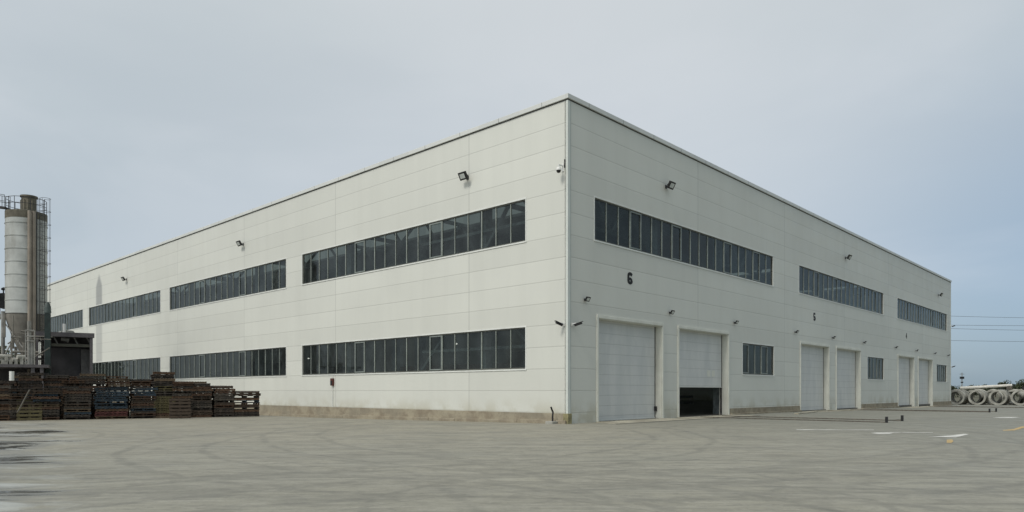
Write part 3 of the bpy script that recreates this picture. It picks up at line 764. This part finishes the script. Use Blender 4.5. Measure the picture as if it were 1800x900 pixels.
# ------------------------------------------------------------------ cement silo
SY = 58.0
def silo_zz(y): return EYE + (HZ-y)/F*SY
def make_silo():
    g0 = -.455; r = empty('cement_silo', (0,0,0)); rad = 1.44
    zt, zc, zo = silo_zz(375), silo_zz(553), silo_zz(622)
    q = MB(); prof = [(0, zt+.12), (.6, zt+.10), (rad*.96, zt)]
    k = 8; hh = (zt-zc)/k
    for i in range(k):
        z = zt - i*hh
        prof += [(rad, z-.02), (rad, z-hh+.05), (rad+.035, z-hh+.045), (rad+.035, z-hh-.0)]
    q.lathe(prof, 40); q.build('silo_shell', M['silo'], r, True)
    q = MB(); q.lathe([(rad+.012, zt-.02), (rad+.012, zt-.62)], 40); q.build('crusted_top_band', M['silo_dirty'], r, True)
    q = MB(); q.lathe([(rad-.02, zc-.002), (rad-.02, zc-.35), (.95, silo_zz(596)), (.40, zo), (.30, zo-.6)], 36); q.build('silo_cone', M['silo_cone'], r, True)
    for sx, sy in ((-1,-1),(1,-1),(1,1),(-1,1)):
        x, y = sx*1.12, sy*1.12
        MB().tube((x,y,g0-.1),(x,y,zc+.15),.13,n=10).build('leg', M['plantsteel'], r, True)
    zb1, zb2 = g0+1.2, zc-.6
    zm = (zb1+zb2)/2
    q = MB()
    C4 = [(-1.12,-1.12),(1.12,-1.12),(1.12,1.12),(-1.12,1.12)]
    for i in range(4):
        a, b = C4[i], C4[(i+1)%4]
        for z in (zb1, zm+.25): q.bar((*a, z), (*b, z), .12)
        q.bar((*a, zb1), (*b, zm+.25), .07); q.bar((*b, zm+.25), (*a, zb2), .07)
    q.build('bracing', M['plantsteel'], r)
    q = MB(); q.lathe([(0,zt+1.42),(.62,zt+1.36),(.62,zt+1.24),(.53,zt+1.22),(.53,zt+.05)], 20, (.28,-.1,0))
    for i in range(5):
        a = -2.6+.5*i; q.box(-.04,.04,-.03,.03,zt+.15,zt+1.0, Matrix.Translation((.28+.55*math.cos(a), -.1+.55*math.sin(a), 0)))
    q.build('dust_filter', M['silo_dirty'], r, True)
    q = MB(); n = 16
    for hgt in (.55, 1.05):
        pts = [(rad*.98*math.cos(2*math.pi*i/n), rad*.98*math.sin(2*math.pi*i/n), zt+hgt) for i in range(n+1)]
        for a, b in zip(pts, pts[1:]): q.tube(a, b, .022, n=6)
    for i in range(n):
        x, y = rad*.98*math.cos(2*math.pi*i/n), rad*.98*math.sin(2*math.pi*i/n); q.tube((x,y,zt-.05),(x,y,zt+1.05),.022,n=6)
    q.build('guard_rail', M['dark'], r)
    # fill pipes running down the front right of the shell
    for ang, rr, mt, nm in ((R(-48), .15, 'conduit', 'fill_pipe'), (R(-38), .14, 'conduit', 'fill_pipe'), (R(-31), .06, 'dark', 'cable_pipe')):
        x, y = (rad+rr+.06)*math.cos(ang), (rad+rr+.06)*math.sin(ang)
        MB().tube((x,y,g0+1.1),(x,y,zt-.1),rr,n=12).build(nm, M[mt], r, True)
    q = MB()                                     # caged ladder on the right
    a = R(-15); ex = Vector((math.cos(a), math.sin(a), 0)); ey = Vector((-math.sin(a), math.cos(a), 0))
    b0 = ex*(rad+.18)
    for s_ in (-.22, .22): q.tube(b0+ey*s_+Vector((0,0,2)), b0+ey*s_+Vector((0,0,zt+1.1)), .022, n=6)
    z = 2.1
    while z < zt+1: q.tube(b0-ey*.22+Vector((0,0,z)), b0+ey*.22+Vector((0,0,z)), .014, n=5); z += .32
    q.build('ladder', M['dark'], r)
    q = MB(); z = 4.6
    while z < zt+1.1:
        pts = [b0 + ex*(.36+.36*math.cos(th)) + ey*(.36*math.sin(th)) + Vector((0,0,z)) for th in [R(-150+30*i) for i in range(11)]]
        for p, p2 in zip(pts, pts[1:]): q.tube(p, p2, .016, n=5, caps=False)
        z += 1.05
    for th in (-80, 0, 80):
        p = b0 + ex*(.36+.36*math.cos(R(th))) + ey*(.36*math.sin(R(th))); q.tube(p+Vector((0,0,4.6)), p+Vector((0,0,z-1.05)), .012, n=5)
    q.build('ladder_cage', M['dark'], r)
    return r
sx0 = (46.5-PX)/F*SY
silo = make_silo(); silo.location = (sx0, SY, 0)
tag(silo, 'tall dirty white cement silo with dark filter on top behind the pallets', 'silo', 'cement silos')
s2 = copy_tree(silo); s2.location = (sx0-4.45, SY-.3, 0); tag(s2, 'second cement silo, only its right edge showing at the left border', 'silo', 'cement silos')
q = MB(); cwk = empty('catwalk', (0,0,0), label='dark walkway with railing joining the tops of the two silos', cat='walkway')
za = silo_zz(373)
q.bar((sx0-2.9, SY-.9, za+.35), (sx0-.9, SY-.9, za+.08), .7, .12); q.build('walkway_deck', M['dark'], cwk)
q = MB()
for y in (-.58, -1.24):
    for h in (.5, 1.0): q.tube((sx0-2.9, SY+y, za+.35+h), (sx0-.9, SY+y, za+.08+h), .02, n=6)
    for k in range(4): x = sx0-2.9+.66*k; q.tube((x, SY+y, za+.35-.09*k), (x, SY+y, za+1.35-.09*k), .02, n=6)
q.build('walkway_rail', M['dark'], cwk)

# ------------------------------------------------------------------ batching plant around the silo foot
def X(px, Y): return (px-PX)/F*Y
# the plant stands turned towards the yard: its own frame, VA about the vertical, distances D along its depth
VA = R(30.6)
Xw, Zw = X, None
def X(px, D): return D*math.tan(math.atan((px-PX)/F)+VA)
def Z(y, D): return EYE+(HZ-y)/F*D*.864
def settle(root, D):
    bx_ = X(80, D)
    for ch in [o for o in COL.objects if o.parent is root]:
        ch.data.transform(Matrix.Translation((-bx_, -D, 0)))
    root.location = (bx_*math.cos(VA)-D*math.sin(VA), bx_*math.sin(VA)+D*math.cos(VA), 0); root.rotation_euler = (0,0,VA)
Yp = 64.6; pl = empty('mixing_platform', (0,0,0), label='dark steel platform with posts and machinery under the silo', cat='platform')
zd = Z(643, Yp)
q = MB(); q.box(X(-70,Yp), X(86,Yp), Yp-.6, Yp+4.2, zd-.22, zd); q.build('deck', M['shedbeam'], pl)
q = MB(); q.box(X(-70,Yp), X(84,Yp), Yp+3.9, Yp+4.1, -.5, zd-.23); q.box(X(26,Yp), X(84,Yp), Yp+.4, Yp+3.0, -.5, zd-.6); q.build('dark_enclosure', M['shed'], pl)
for px_, w_ in ((-40,.2),(58.5,.24),(74,.22)):
    q = MB(); q.box(X(px_,Yp)-w_/2, X(px_,Yp)+w_/2, Yp-.5, Yp-.5+w_, -.5, zd-.23); q.build('post', M['shedbeam'], pl)
q = MB()
for px_ in (52, 57): q.tube((X(px_,Yp), Yp-.3, zd), (X(px_,Yp), Yp-.3, Z(602 if px_==57 else 570, Yp)), .13, n=10)
q.build('standing_pipes', M['plantsteel'], pl, True)
q = MB()
for y in (586, 596, 604): q.tube((X(46,Yp), Yp-.55, Z(y,Yp)), (X(62,Yp), Yp-.55, Z(y,Yp)), .04, n=8)
for px_ in (46, 62): q.tube((X(px_,Yp), Yp-.55, zd), (X(px_,Yp), Yp-.55, Z(585,Yp)), .035, n=8)
q.build('hand_rail', M['plantsteel'], pl)
q = MB()                                         # small motors and valves, pale with dust
for px_, y, w_, h_ in ((12,630,.42,.30),(20,637,.35,.2),(29,636,.25,.28),(39,631,.28,.35),(6,636,.3,.2)):
    x, z = X(px_,Yp), Z(y,Yp); q.tube((x-w_, Yp-.4, z), (x+w_*.6, Yp-.2, z), h_*.5, n=12); q.box(x-.1, x+.1, Yp-.45, Yp-.15, zd, z)
q.build('motor', M['pipe'], pl, True)
q = MB(); q.tube((X(23,Yp), Yp-1.0, Z(672,Yp)), (X(23,Yp), Yp-1.0, Z(655,Yp)), .16, n=14); q.build('white_drum', M['white'], pl, True)

q = MB(); rr = random.Random(4)
for i in range(26):
    a = Vector((X(rr.uniform(4,60),Yp), Yp+rr.uniform(.3,2.6), zd+rr.uniform(.05,2.6))); d_ = rr.choice(((1,0,0),(0,0,1),(0,0,1),(.8,0,.6),(-.7,0,.7)))
    q.tube(a, a+Vector(d_)*rr.uniform(.6,1.8), rr.uniform(.03,.10), n=7)
q.build('pipework', M['silo_cone'], pl)
settle(pl, Yp)
Ys = 68.0; sh = empty('plant_shed', (0,0,0), label='dark open steel shed with flat roof between the silo and the hall', cat='shed')
xl, xr = X(79,Ys), X(163,Ys); zt = Z(588,Ys)
q = MB(); q.box(xl-.6, xr+.12, Ys-.3, Ys+4.6, zt-.02, zt+.05); q.box(xl-.6, xr+.12, Ys-.36, Ys-.31, zt-.3, zt+.06); q.build('roof', M['shedbeam'], sh)
q = MB(); q.box(xl, xr, Ys-.12, Ys+.1, Z(611,Ys), Z(606,Ys)); q.build('cross_beam', simple('olive_beam', (.06,.06,.045), .7), sh)
for x, w_ in ((xl+.1,.30),(xr-.1,.22),(xl-.5,.16)):
    q = MB(); q.box(x-w_/2, x+w_/2, Ys-.3, Ys-.3+w_, -.6, zt-.305); q.build('post', M['shedbeam'], sh)
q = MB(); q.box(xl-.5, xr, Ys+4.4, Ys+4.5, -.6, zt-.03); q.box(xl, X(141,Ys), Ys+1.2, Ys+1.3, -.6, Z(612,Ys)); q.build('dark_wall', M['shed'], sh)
q = MB(); q.box(xr-.06, xr, Ys+.2, Ys+4.4, -.6, zt-.4); q.build('side_wall', M['bluegrey'], sh)
q = MB(); q.box(X(142,Ys), X(160,Ys), Ys+.9, Ys+1.0, 1.5, Z(614,Ys)); q.build('grey_panel', simple('grey_sheet', (.12,.115,.11), .7, var=.25), sh)
q = MB()
for px_, y in ((92,600),(110,597),(128,601),(150,598)):
    q.bar((X(px_,Ys), Ys+.6, zt-.1), (X(px_+9,Ys), Ys+.6, Z(y+6,Ys)), .09)
q.tube((X(107,Ys), Ys+.5, Z(597,Ys)), (X(121,Ys), Ys+.5, Z(599,Ys)), .16, n=10)
q.build('roof_bracing', M['plantsteel'], sh)
q = MB(); q.tube((X(112,Ys), Ys+1, zt+.05), (X(112,Ys), Ys+1, Z(570,Ys)), .11, n=10); q.build('vent_pipe', M['white'], sh, True)
q = MB(); q.v = [(X(96,Ys), Ys+2, zt+.05),(X(112,Ys), Ys+2, zt+.42),(X(128,Ys), Ys+2, zt+.36),(X(134,Ys), Ys+2, zt+.05),(X(96,Ys), Ys+4, zt+.05),(X(112,Ys), Ys+4, zt+.42),(X(128,Ys), Ys+4, zt+.36),(X(134,Ys), Ys+4, zt+.05)]
q.f = [(0,1,2,3),(7,6,5,4),(0,4,5,1),(1,5,6,2),(2,6,7,3),(0,3,7,4)]; q.build('roof_heap', M['pipe'], sh)
settle(sh, Ys)
el = empty('bucket_elevator', (0,0,0), label='narrow dark green machine tower right beside the silo', cat='machine')
q = MB(); q.box(-.20,.20,-.25,.25, -.5, Z(556,Ys)); q.build('tower_casing', simple('dark_green', (.020,.035,.032), .6, var=.3), el, bevel=.02)
q = MB(); q.lathe([(0,.86),(.12,.80),(.22,.5),(.25,0),(.2,-.02)], 16, (0,0,Z(556,Ys))); q.build('tower_head', simple('dark_green_head', (.05,.07,.065), .6, var=.3), el, True)
for o in [o for o in COL.objects if o.parent is el]: o.data.transform(Matrix.Translation((X(85,Ys), Ys-1.0, 0)))
settle(el, Ys)
# inclined conveyor left of the silo
cv = empty('conveyor', (0,0,0), label='inclined belt conveyor rising behind the left border beside the silo', cat='conveyor')
Yc = 72.0
a = Vector((X(-70,Yc), Yc, Z(612,Yc))); b = Vector((X(13,Yc), Yc, Z(556,Yc)))
MB().bar(a, b, .9, .22).build('conveyor_frame', M['white'], cv)
q = MB(); d = (b-a).normalized()
q.tube(b+Vector((-.25,-.5,.9)), b+Vector((-.25,.5,.9)), .62, n=18); q.bar(a+Vector((0,0,1.0)), b+Vector((-.3,0,1.0)), .8, .35); q.build('belt_drum', M['dark'], cv, True)
q = MB()
for k in range(7):
    p = a.lerp(b, k/6); q.bar(p, p+Vector((0,0,1.0)), .08)
for px_ in (-40, -5, 6): q.bar((X(px_,Yc), Yc, -.5), (X(px_,Yc), Yc, Z(575,Yc)), .2)
q.build('support', M['dark'], cv)
q = MB(); q.tube((X(6,Yc), Yc, Z(530,Yc)), (X(6,Yc), Yc, Z(520,Yc)), .05, n=6); q.lathe([(0,.16),(.16,.05),(.16,-.08),(0,-.14)], 12, (X(6,Yc), Yc, Z(518,Yc))); q.build('warning_lamp', M['dark'], cv)
settle(cv, Yc); X = Xw

# ------------------------------------------------------------------ concrete pipes beyond the far end
def ringpipe(r1, r0, ln):
    q = MB(); q.lathe([(r1,0),(r1,.0),(r1+.0,ln*.86),(r1+.10,ln*.88),(r1+.10,ln),(r0+.06,ln),(r0,ln*.93),(r0,0)], 40, (0,0,0), 'X', True)
    return q
rp0 = ringpipe(1.03, .80, 2.6).build('concrete_pipe', M['pipe'], smooth_=True)
G = 'concrete pipes lying in a row'
pn = ['leftmost concrete pipe of the row, half hidden by the hall','second concrete pipe from the hall in the row','third concrete pipe from the hall in the row','fourth concrete pipe from the hall at the right border']
for i in range(6):
    o = rp0 if i == 0 else rp0.copy()
    if i: COL.objects.link(o)
    s, t = 86.6 + (.25 if i % 2 else 0), .55-2.42*i
    o.location = L(s, t, gz(s,t)+1.03); o.rotation_euler = (R(37*i), 0, YAW+R((-3,2,0,3,-2,1)[i]))
    tag(o, pn[i] if i < 4 else 'concrete pipe of the row just beyond the right border, number %s' % ('five','six')[i-4], 'concrete pipe', G)
for i in range(6):  # unseen rear row added so the front pipes look dark inside
    o = rp0.copy(); COL.objects.link(o); s, t = 90.0, 1.5-2.3*i
    o.location = L(s, t, gz(s,t)+1.03); o.rotation_euler = (R(50*i), 0, YAW+R((2,-4,5,-2,3,0)[i]))
    tag(o, 'added concrete pipe of the rear row, standing %s behind the front row' % ordn[i+1], 'concrete pipe', 'added concrete pipes of the rear row')
zt_ = gz(88,0)+2.05
pa, pb = L(88.0, .3, zt_+.24), L(88.6, -5.6, zt_+.62)
q = MB(); q.tube(pa, pb, .22, .17, n=16); tag(q.build('concrete_pole', simple('pale_concrete', (.60,.59,.54), .8, var=.1), smooth_=True), 'long pale concrete pole lying across the tops of the pipes', 'pole')
q = MB(); q.box(-.25,.25,-.3,.3,0,.40); o = q.build('timber_block', M['rust'], bevel=.02); o.location = L(88.5,-5.3,zt_+.01); o.rotation_euler=(0,0,YAW+.3); tag(o, 'dark timber block under the right end of the pale pole', 'block')
q = MB(); q.box(-.55,.55,-.3,.3,0,.42); q.bar((-.3,0,.4),(.35,.05,.95),.14); q.bar((.3,0,.4),(-.1,.05,.9),.14); o = q.build('steel_formwork', M['black']); o.location = L(89.0,-7.0,zt_+.05); o.rotation_euler=(0,0,YAW); tag(o, 'heap of dark steel formwork on top of the third pipe', 'formwork')
q = MB(); q.box(-.45,.45,-.3,.3,0,.5); q.bar((-.2,0,.45),(.2,.05,.9),.2); o = q.build('steel_formwork', M['black']); o.location = L(89.0,-9.6,zt_+.05); o.rotation_euler=(0,0,YAW); tag(o, 'heap of dark steel formwork on the pipe at the right border', 'formwork')

mp = P(1691, 688, 125); mt = empty('lamp_mast', (mp.x, mp.y, gxy(mp.x, mp.y)), label='thin mast with dark lamp head rising behind the pipes', cat='mast')
MB().tube((0,0,0),(0,0,5.2),.10,.06,n=8).build('mast_pole', M['plantsteel'], mt)
MB().box(-.28,.28,-.2,.2,4.1,4.5).box(-.14,.14,-.15,.15,3.4,3.6).bar((-.4,0,4.95),(.4,0,4.95),.06).build('lamp_head', M['black'], mt)

# ------------------------------------------------------------------ power line behind the hall
wire_m = simple('wire', (.10,.11,.12), .6)
Yw = 210.0
def utility_pole(px_, lb):
    x = X(px_, Yw); g0 = gxy(x, Yw); r = empty('power_pylon', (x, Yw, g0), label=lb, cat='pylon', group='pylons carrying the wires')
    MB().tube((0,0,0),(0,0,27),.35,.18,n=10).build('mast', M['plantsteel'], r)
    for z in (16.1, 19.6, 23.6): MB().bar((-.1,-2,z-g0),(-.1,2,z-g0),.2).build('cross_arm', M['plantsteel'], r)
utility_pole(1560, 'power pylon hidden behind the far end of the hall')
utility_pole(2240, 'power pylon far to the right carrying the wires')
for y0, y1, yy, lb in ((555.5,560,-2,'highest power wire beyond the far end of the hall'),(571.5,573,-2,'second highest power wire beyond the hall'),(577.5,582,2,'middle power wire beyond the far end of the hall'),(598.5,601.5,2,'lowest power wire beyond the far end of the hall')):
    p0, p1 = P(1560, y0-(y1-y0)*.9, Yw+yy), P(2240, y0-(y1-y0)*.2, Yw+yy)
    q = MB(); n = 28; pts = []
    for i in range(n+1):
        u = i/n; p = p0.lerp(p1, u); p.z -= (y1-y0)*.9*4*u*(1-u)/F*Yw*1.6; pts.append(p)
    q.path(pts, .045, 5); tag(q.build('power_wire', wire_m), lb, 'power line', 'power wires crossing the sky')

# ------------------------------------------------------------------ trees on the far edge
def leaf_mat():
    g = N('foliage'); oi = g.add('ShaderNodeObjectInfo'); v = g.coord()
    col = g.mix(g.mr(g.noise(v, 1.2, 4), .35, .65), (.030,.045,.024), (.070,.090,.042))
    col = g.mix(g.math('MULTIPLY', oi.outputs['Random'], .5), col, (.055,.06,.045))
    return g.done(col, .8)
LEAF = leaf_mat(); BARK = simple('bark', (.06,.045,.03), .9)
def crown_mesh(seed, h, w):
    r = random.Random(seed); q = MB(); lobes = []
    for i in range(9): lobes.append((Vector((r.uniform(-w,w)*.6, r.uniform(-w,w)*.6, h*r.uniform(.35,.85))), r.uniform(.3,.55)*w))
    for i in range(1500):
        c, rr = r.choice(lobes); d = Vector((r.gauss(0,1), r.gauss(0,1), r.gauss(0,1))).normalized()*rr*r.uniform(.5,1.08)
        p = c+d; a = Vector((r.gauss(0,1), r.gauss(0,1), r.gauss(0,1))).normalized(); b = a.orthogonal().normalized(); c2 = a.cross(b); k = r.uniform(.10,.22)
        q.quad(p+b*k, p+c2*k, p-b*k, p-c2*k)
    me = bpy.data.meshes.new('crown'); me.from_pydata(q.v, [], q.f); me.materials.append(LEAF); return me
def trunk_mesh(seed, h):
    r = random.Random(seed); q = MB(); q.tube((0,0,-.3),(0,0,h*.5),.18,.10,n=7)
    for i in range(5):
        a = r.uniform(0,6.28); q.tube((0,0,h*(.25+.05*i)),(math.cos(a)*h*.2, math.sin(a)*h*.2, h*(.55+.05*i)),.07,.03,n=5)
    me = bpy.data.meshes.new('trunk'); me.from_pydata(q.v, [], q.f); me.materials.append(BARK); return me
CR = [(crown_mesh(s, h, w), trunk_mesh(s, h)) for s, h, w in ((1,4.6,2.6),(2,5.4,2.4),(3,4.0,3.2))]
tn = 0
for px_, Y, i, k in ((1668,250,0,.95),(1684,258,2,.9),(1700,245,2,.95),(1712,255,0,.9),(1724,248,2,1.0),(1737,260,1,.82),(1750,250,0,.9),(1768,235,1,1.12),(1779,256,2,.85),(1788,262,2,.85),(1797,230,1,1.15),(1810,248,0,1.0),(1824,250,1,1.0)):
    tn += 1; x = X(px_, Y)
    r = empty('tree', (x, Y, gxy(x, Y)), rnd.uniform(0,6)); r.scale = (k,k,k)
    tag(r, 'low far tree, %s from the hall in the line beyond the pipes' % ordn[tn], 'tree', 'far trees beyond the pipes')
    for nm, me in (('crown', CR[i][0]), ('trunk', CR[i][1])):
        o = bpy.data.objects.new(nm, me); COL.objects.link(o); o.parent = r
for j, (px_, Y, i, k) in enumerate(((-6,92,1,1.5),(12,100,2,1.6),(-30,96,0,1.6))):
    x = X(px_, Y); r = empty('tree', (x, Y, gxy(x, Y)), rnd.uniform(0,6)); r.scale = (k,k,k)
    tag(r, ('dark tree behind the silo legs at the left border','dark tree behind the left silo leg, nearer the hall','dark tree just outside the left border')[j], 'tree', 'trees behind the batching plant')
    for nm, me in (('crown', CR[i][0]), ('trunk', CR[i][1])):
        o = bpy.data.objects.new(nm, me); COL.objects.link(o); o.parent = r

# ------------------------------------------------------------------ sky and light
SUN_AZ = math.atan2(-.645, -.764); SUN_EL = R(50)
w = bpy.data.worlds.new('World'); sc.world = w; w.use_nodes = True
nt = w.node_tree; nn = nt.nodes; ll = nt.links
bg = nn['Background']; out = nn['World Output']
sky = nn.new('ShaderNodeTexSky'); sky.sky_type = 'NISHITA'; sky.sun_disc = False
sky.sun_elevation = SUN_EL; sky.sun_rotation = SUN_AZ; sky.dust_density = 3.0
ll.new(sky.outputs[0], bg.inputs['Color']); bg.inputs['Strength'].default_value = .05; sky.air_density = .6
g = N.__new__(N); g.t = nt; g.n = nn; g.l = ll
tc = nn.new('ShaderNodeTexCoord').outputs['Generated']
S = g.xyz(tc)
el_ = g.math('MAXIMUM', S[2], 0.0)
cr = nn.new('ShaderNodeValToRGB'); ll.new(el_, cr.inputs[0]); e = cr.color_ramp
e.elements[0].position = 0; e.elements[0].color = (.300,.372,.420,1)
e.elements[1].position = 1; e.elements[1].color = (.86,.90,.91,1)
for p, c in ((.10,(.345,.41,.45)),(.22,(.42,.475,.50)),(.34,(.50,.55,.565)),(.46,(.53,.58,.59)),(.65,(.68,.72,.73))):
    q = e.elements.new(p); q.color = (*c,1)
# darker slate bank low on the right, lighter veil over the middle
az = g.math('ARCTAN2', S[0], S[1])
rt = g.math('MULTIPLY', g.mr(az, .25, .75), g.mr(el_, .50, .10))
col = g.mix(g.math('MULTIPLY', rt, .80), cr.outputs[0], (.225,.325,.425))
lf = g.math('MULTIPLY', g.mr(az, -.2, -.75), g.mr(el_, .5, .1))
dt = nn.new('ShaderNodeVectorMath'); dt.operation = 'DISTANCE'; ll.new(tc, dt.inputs[0]); dt.inputs[1].default_value = (.10,.90,.42)
md = g.mr(dt.outputs['Value'], .62, .05)
col = g.mix(g.math('MULTIPLY', md, .55), col, (.66,.685,.70))
mp_ = g.mapping(tc, (1.2,1.2,3.4), (0,.25,0)); cl = g.noise(mp_, 1.6, 5, .52, .5)
col = g.mix(g.mr(cl, .38, .66, 0, .28), col, (.68,.70,.72))
cl2 = g.noise(g.mapping(tc, (1,1,2.6), loc=(4,2,1)), 2.4, 4, .5, .3)
col = g.mix(g.mr(cl2, .42, .70, 0, .18), col, (.36,.41,.45))
rb = g.math('MULTIPLY', g.mr(az, .8, 1.5), g.mr(el_, .98, .3))  # unseen sky behind right, darkened to keep the right wall dim
col = g.mix(g.math('MULTIPLY', rb, .85), col, (.17,.225,.235))
col = g.mix(1.0, col, (1.0,.985,.945), 'MULTIPLY')
bg2 = nn.new('ShaderNodeBackground'); ll.new(col, bg2.inputs['Color']); bg2.inputs['Strength'].default_value = .93
ad = nn.new('ShaderNodeAddShader'); ll.new(bg.outputs[0], ad.inputs[0]); ll.new(bg2.outputs[0], ad.inputs[1]); ll.new(ad.outputs[0], out.inputs['Surface'])
sun = bpy.data.lights.new('sun', 'SUN'); sun.energy = 1.7; sun.angle = R(14); sun.color = (1,.965,.90)
so = bpy.data.objects.new('sun', sun); COL.objects.link(so)
dirv = Vector((math.sin(SUN_AZ)*math.cos(SUN_EL), math.cos(SUN_AZ)*math.cos(SUN_EL), math.sin(SUN_EL)))
so.rotation_euler = dirv.to_track_quat('Z', 'Y').to_euler()

cam = bpy.data.cameras.new('camera'); co = bpy.data.objects.new('camera', cam); COL.objects.link(co)
co.location = (0,0,EYE); co.rotation_euler = (R(90),0,0)
cam.sensor_width = 36; cam.lens = F/1800*36; cam.shift_y = (HZ-450)/1800; cam.clip_start = .1; cam.clip_end = 6000
sc.camera = co
sc.view_settings.view_transform = 'Standard'; sc.view_settings.look = 'None'; sc.view_settings.exposure = 0; sc.view_settings.gamma = 1
sc.cycles.use_denoising = True
sc.cycles.max_bounces = 8; sc.cycles.transparent_max_bounces = 12
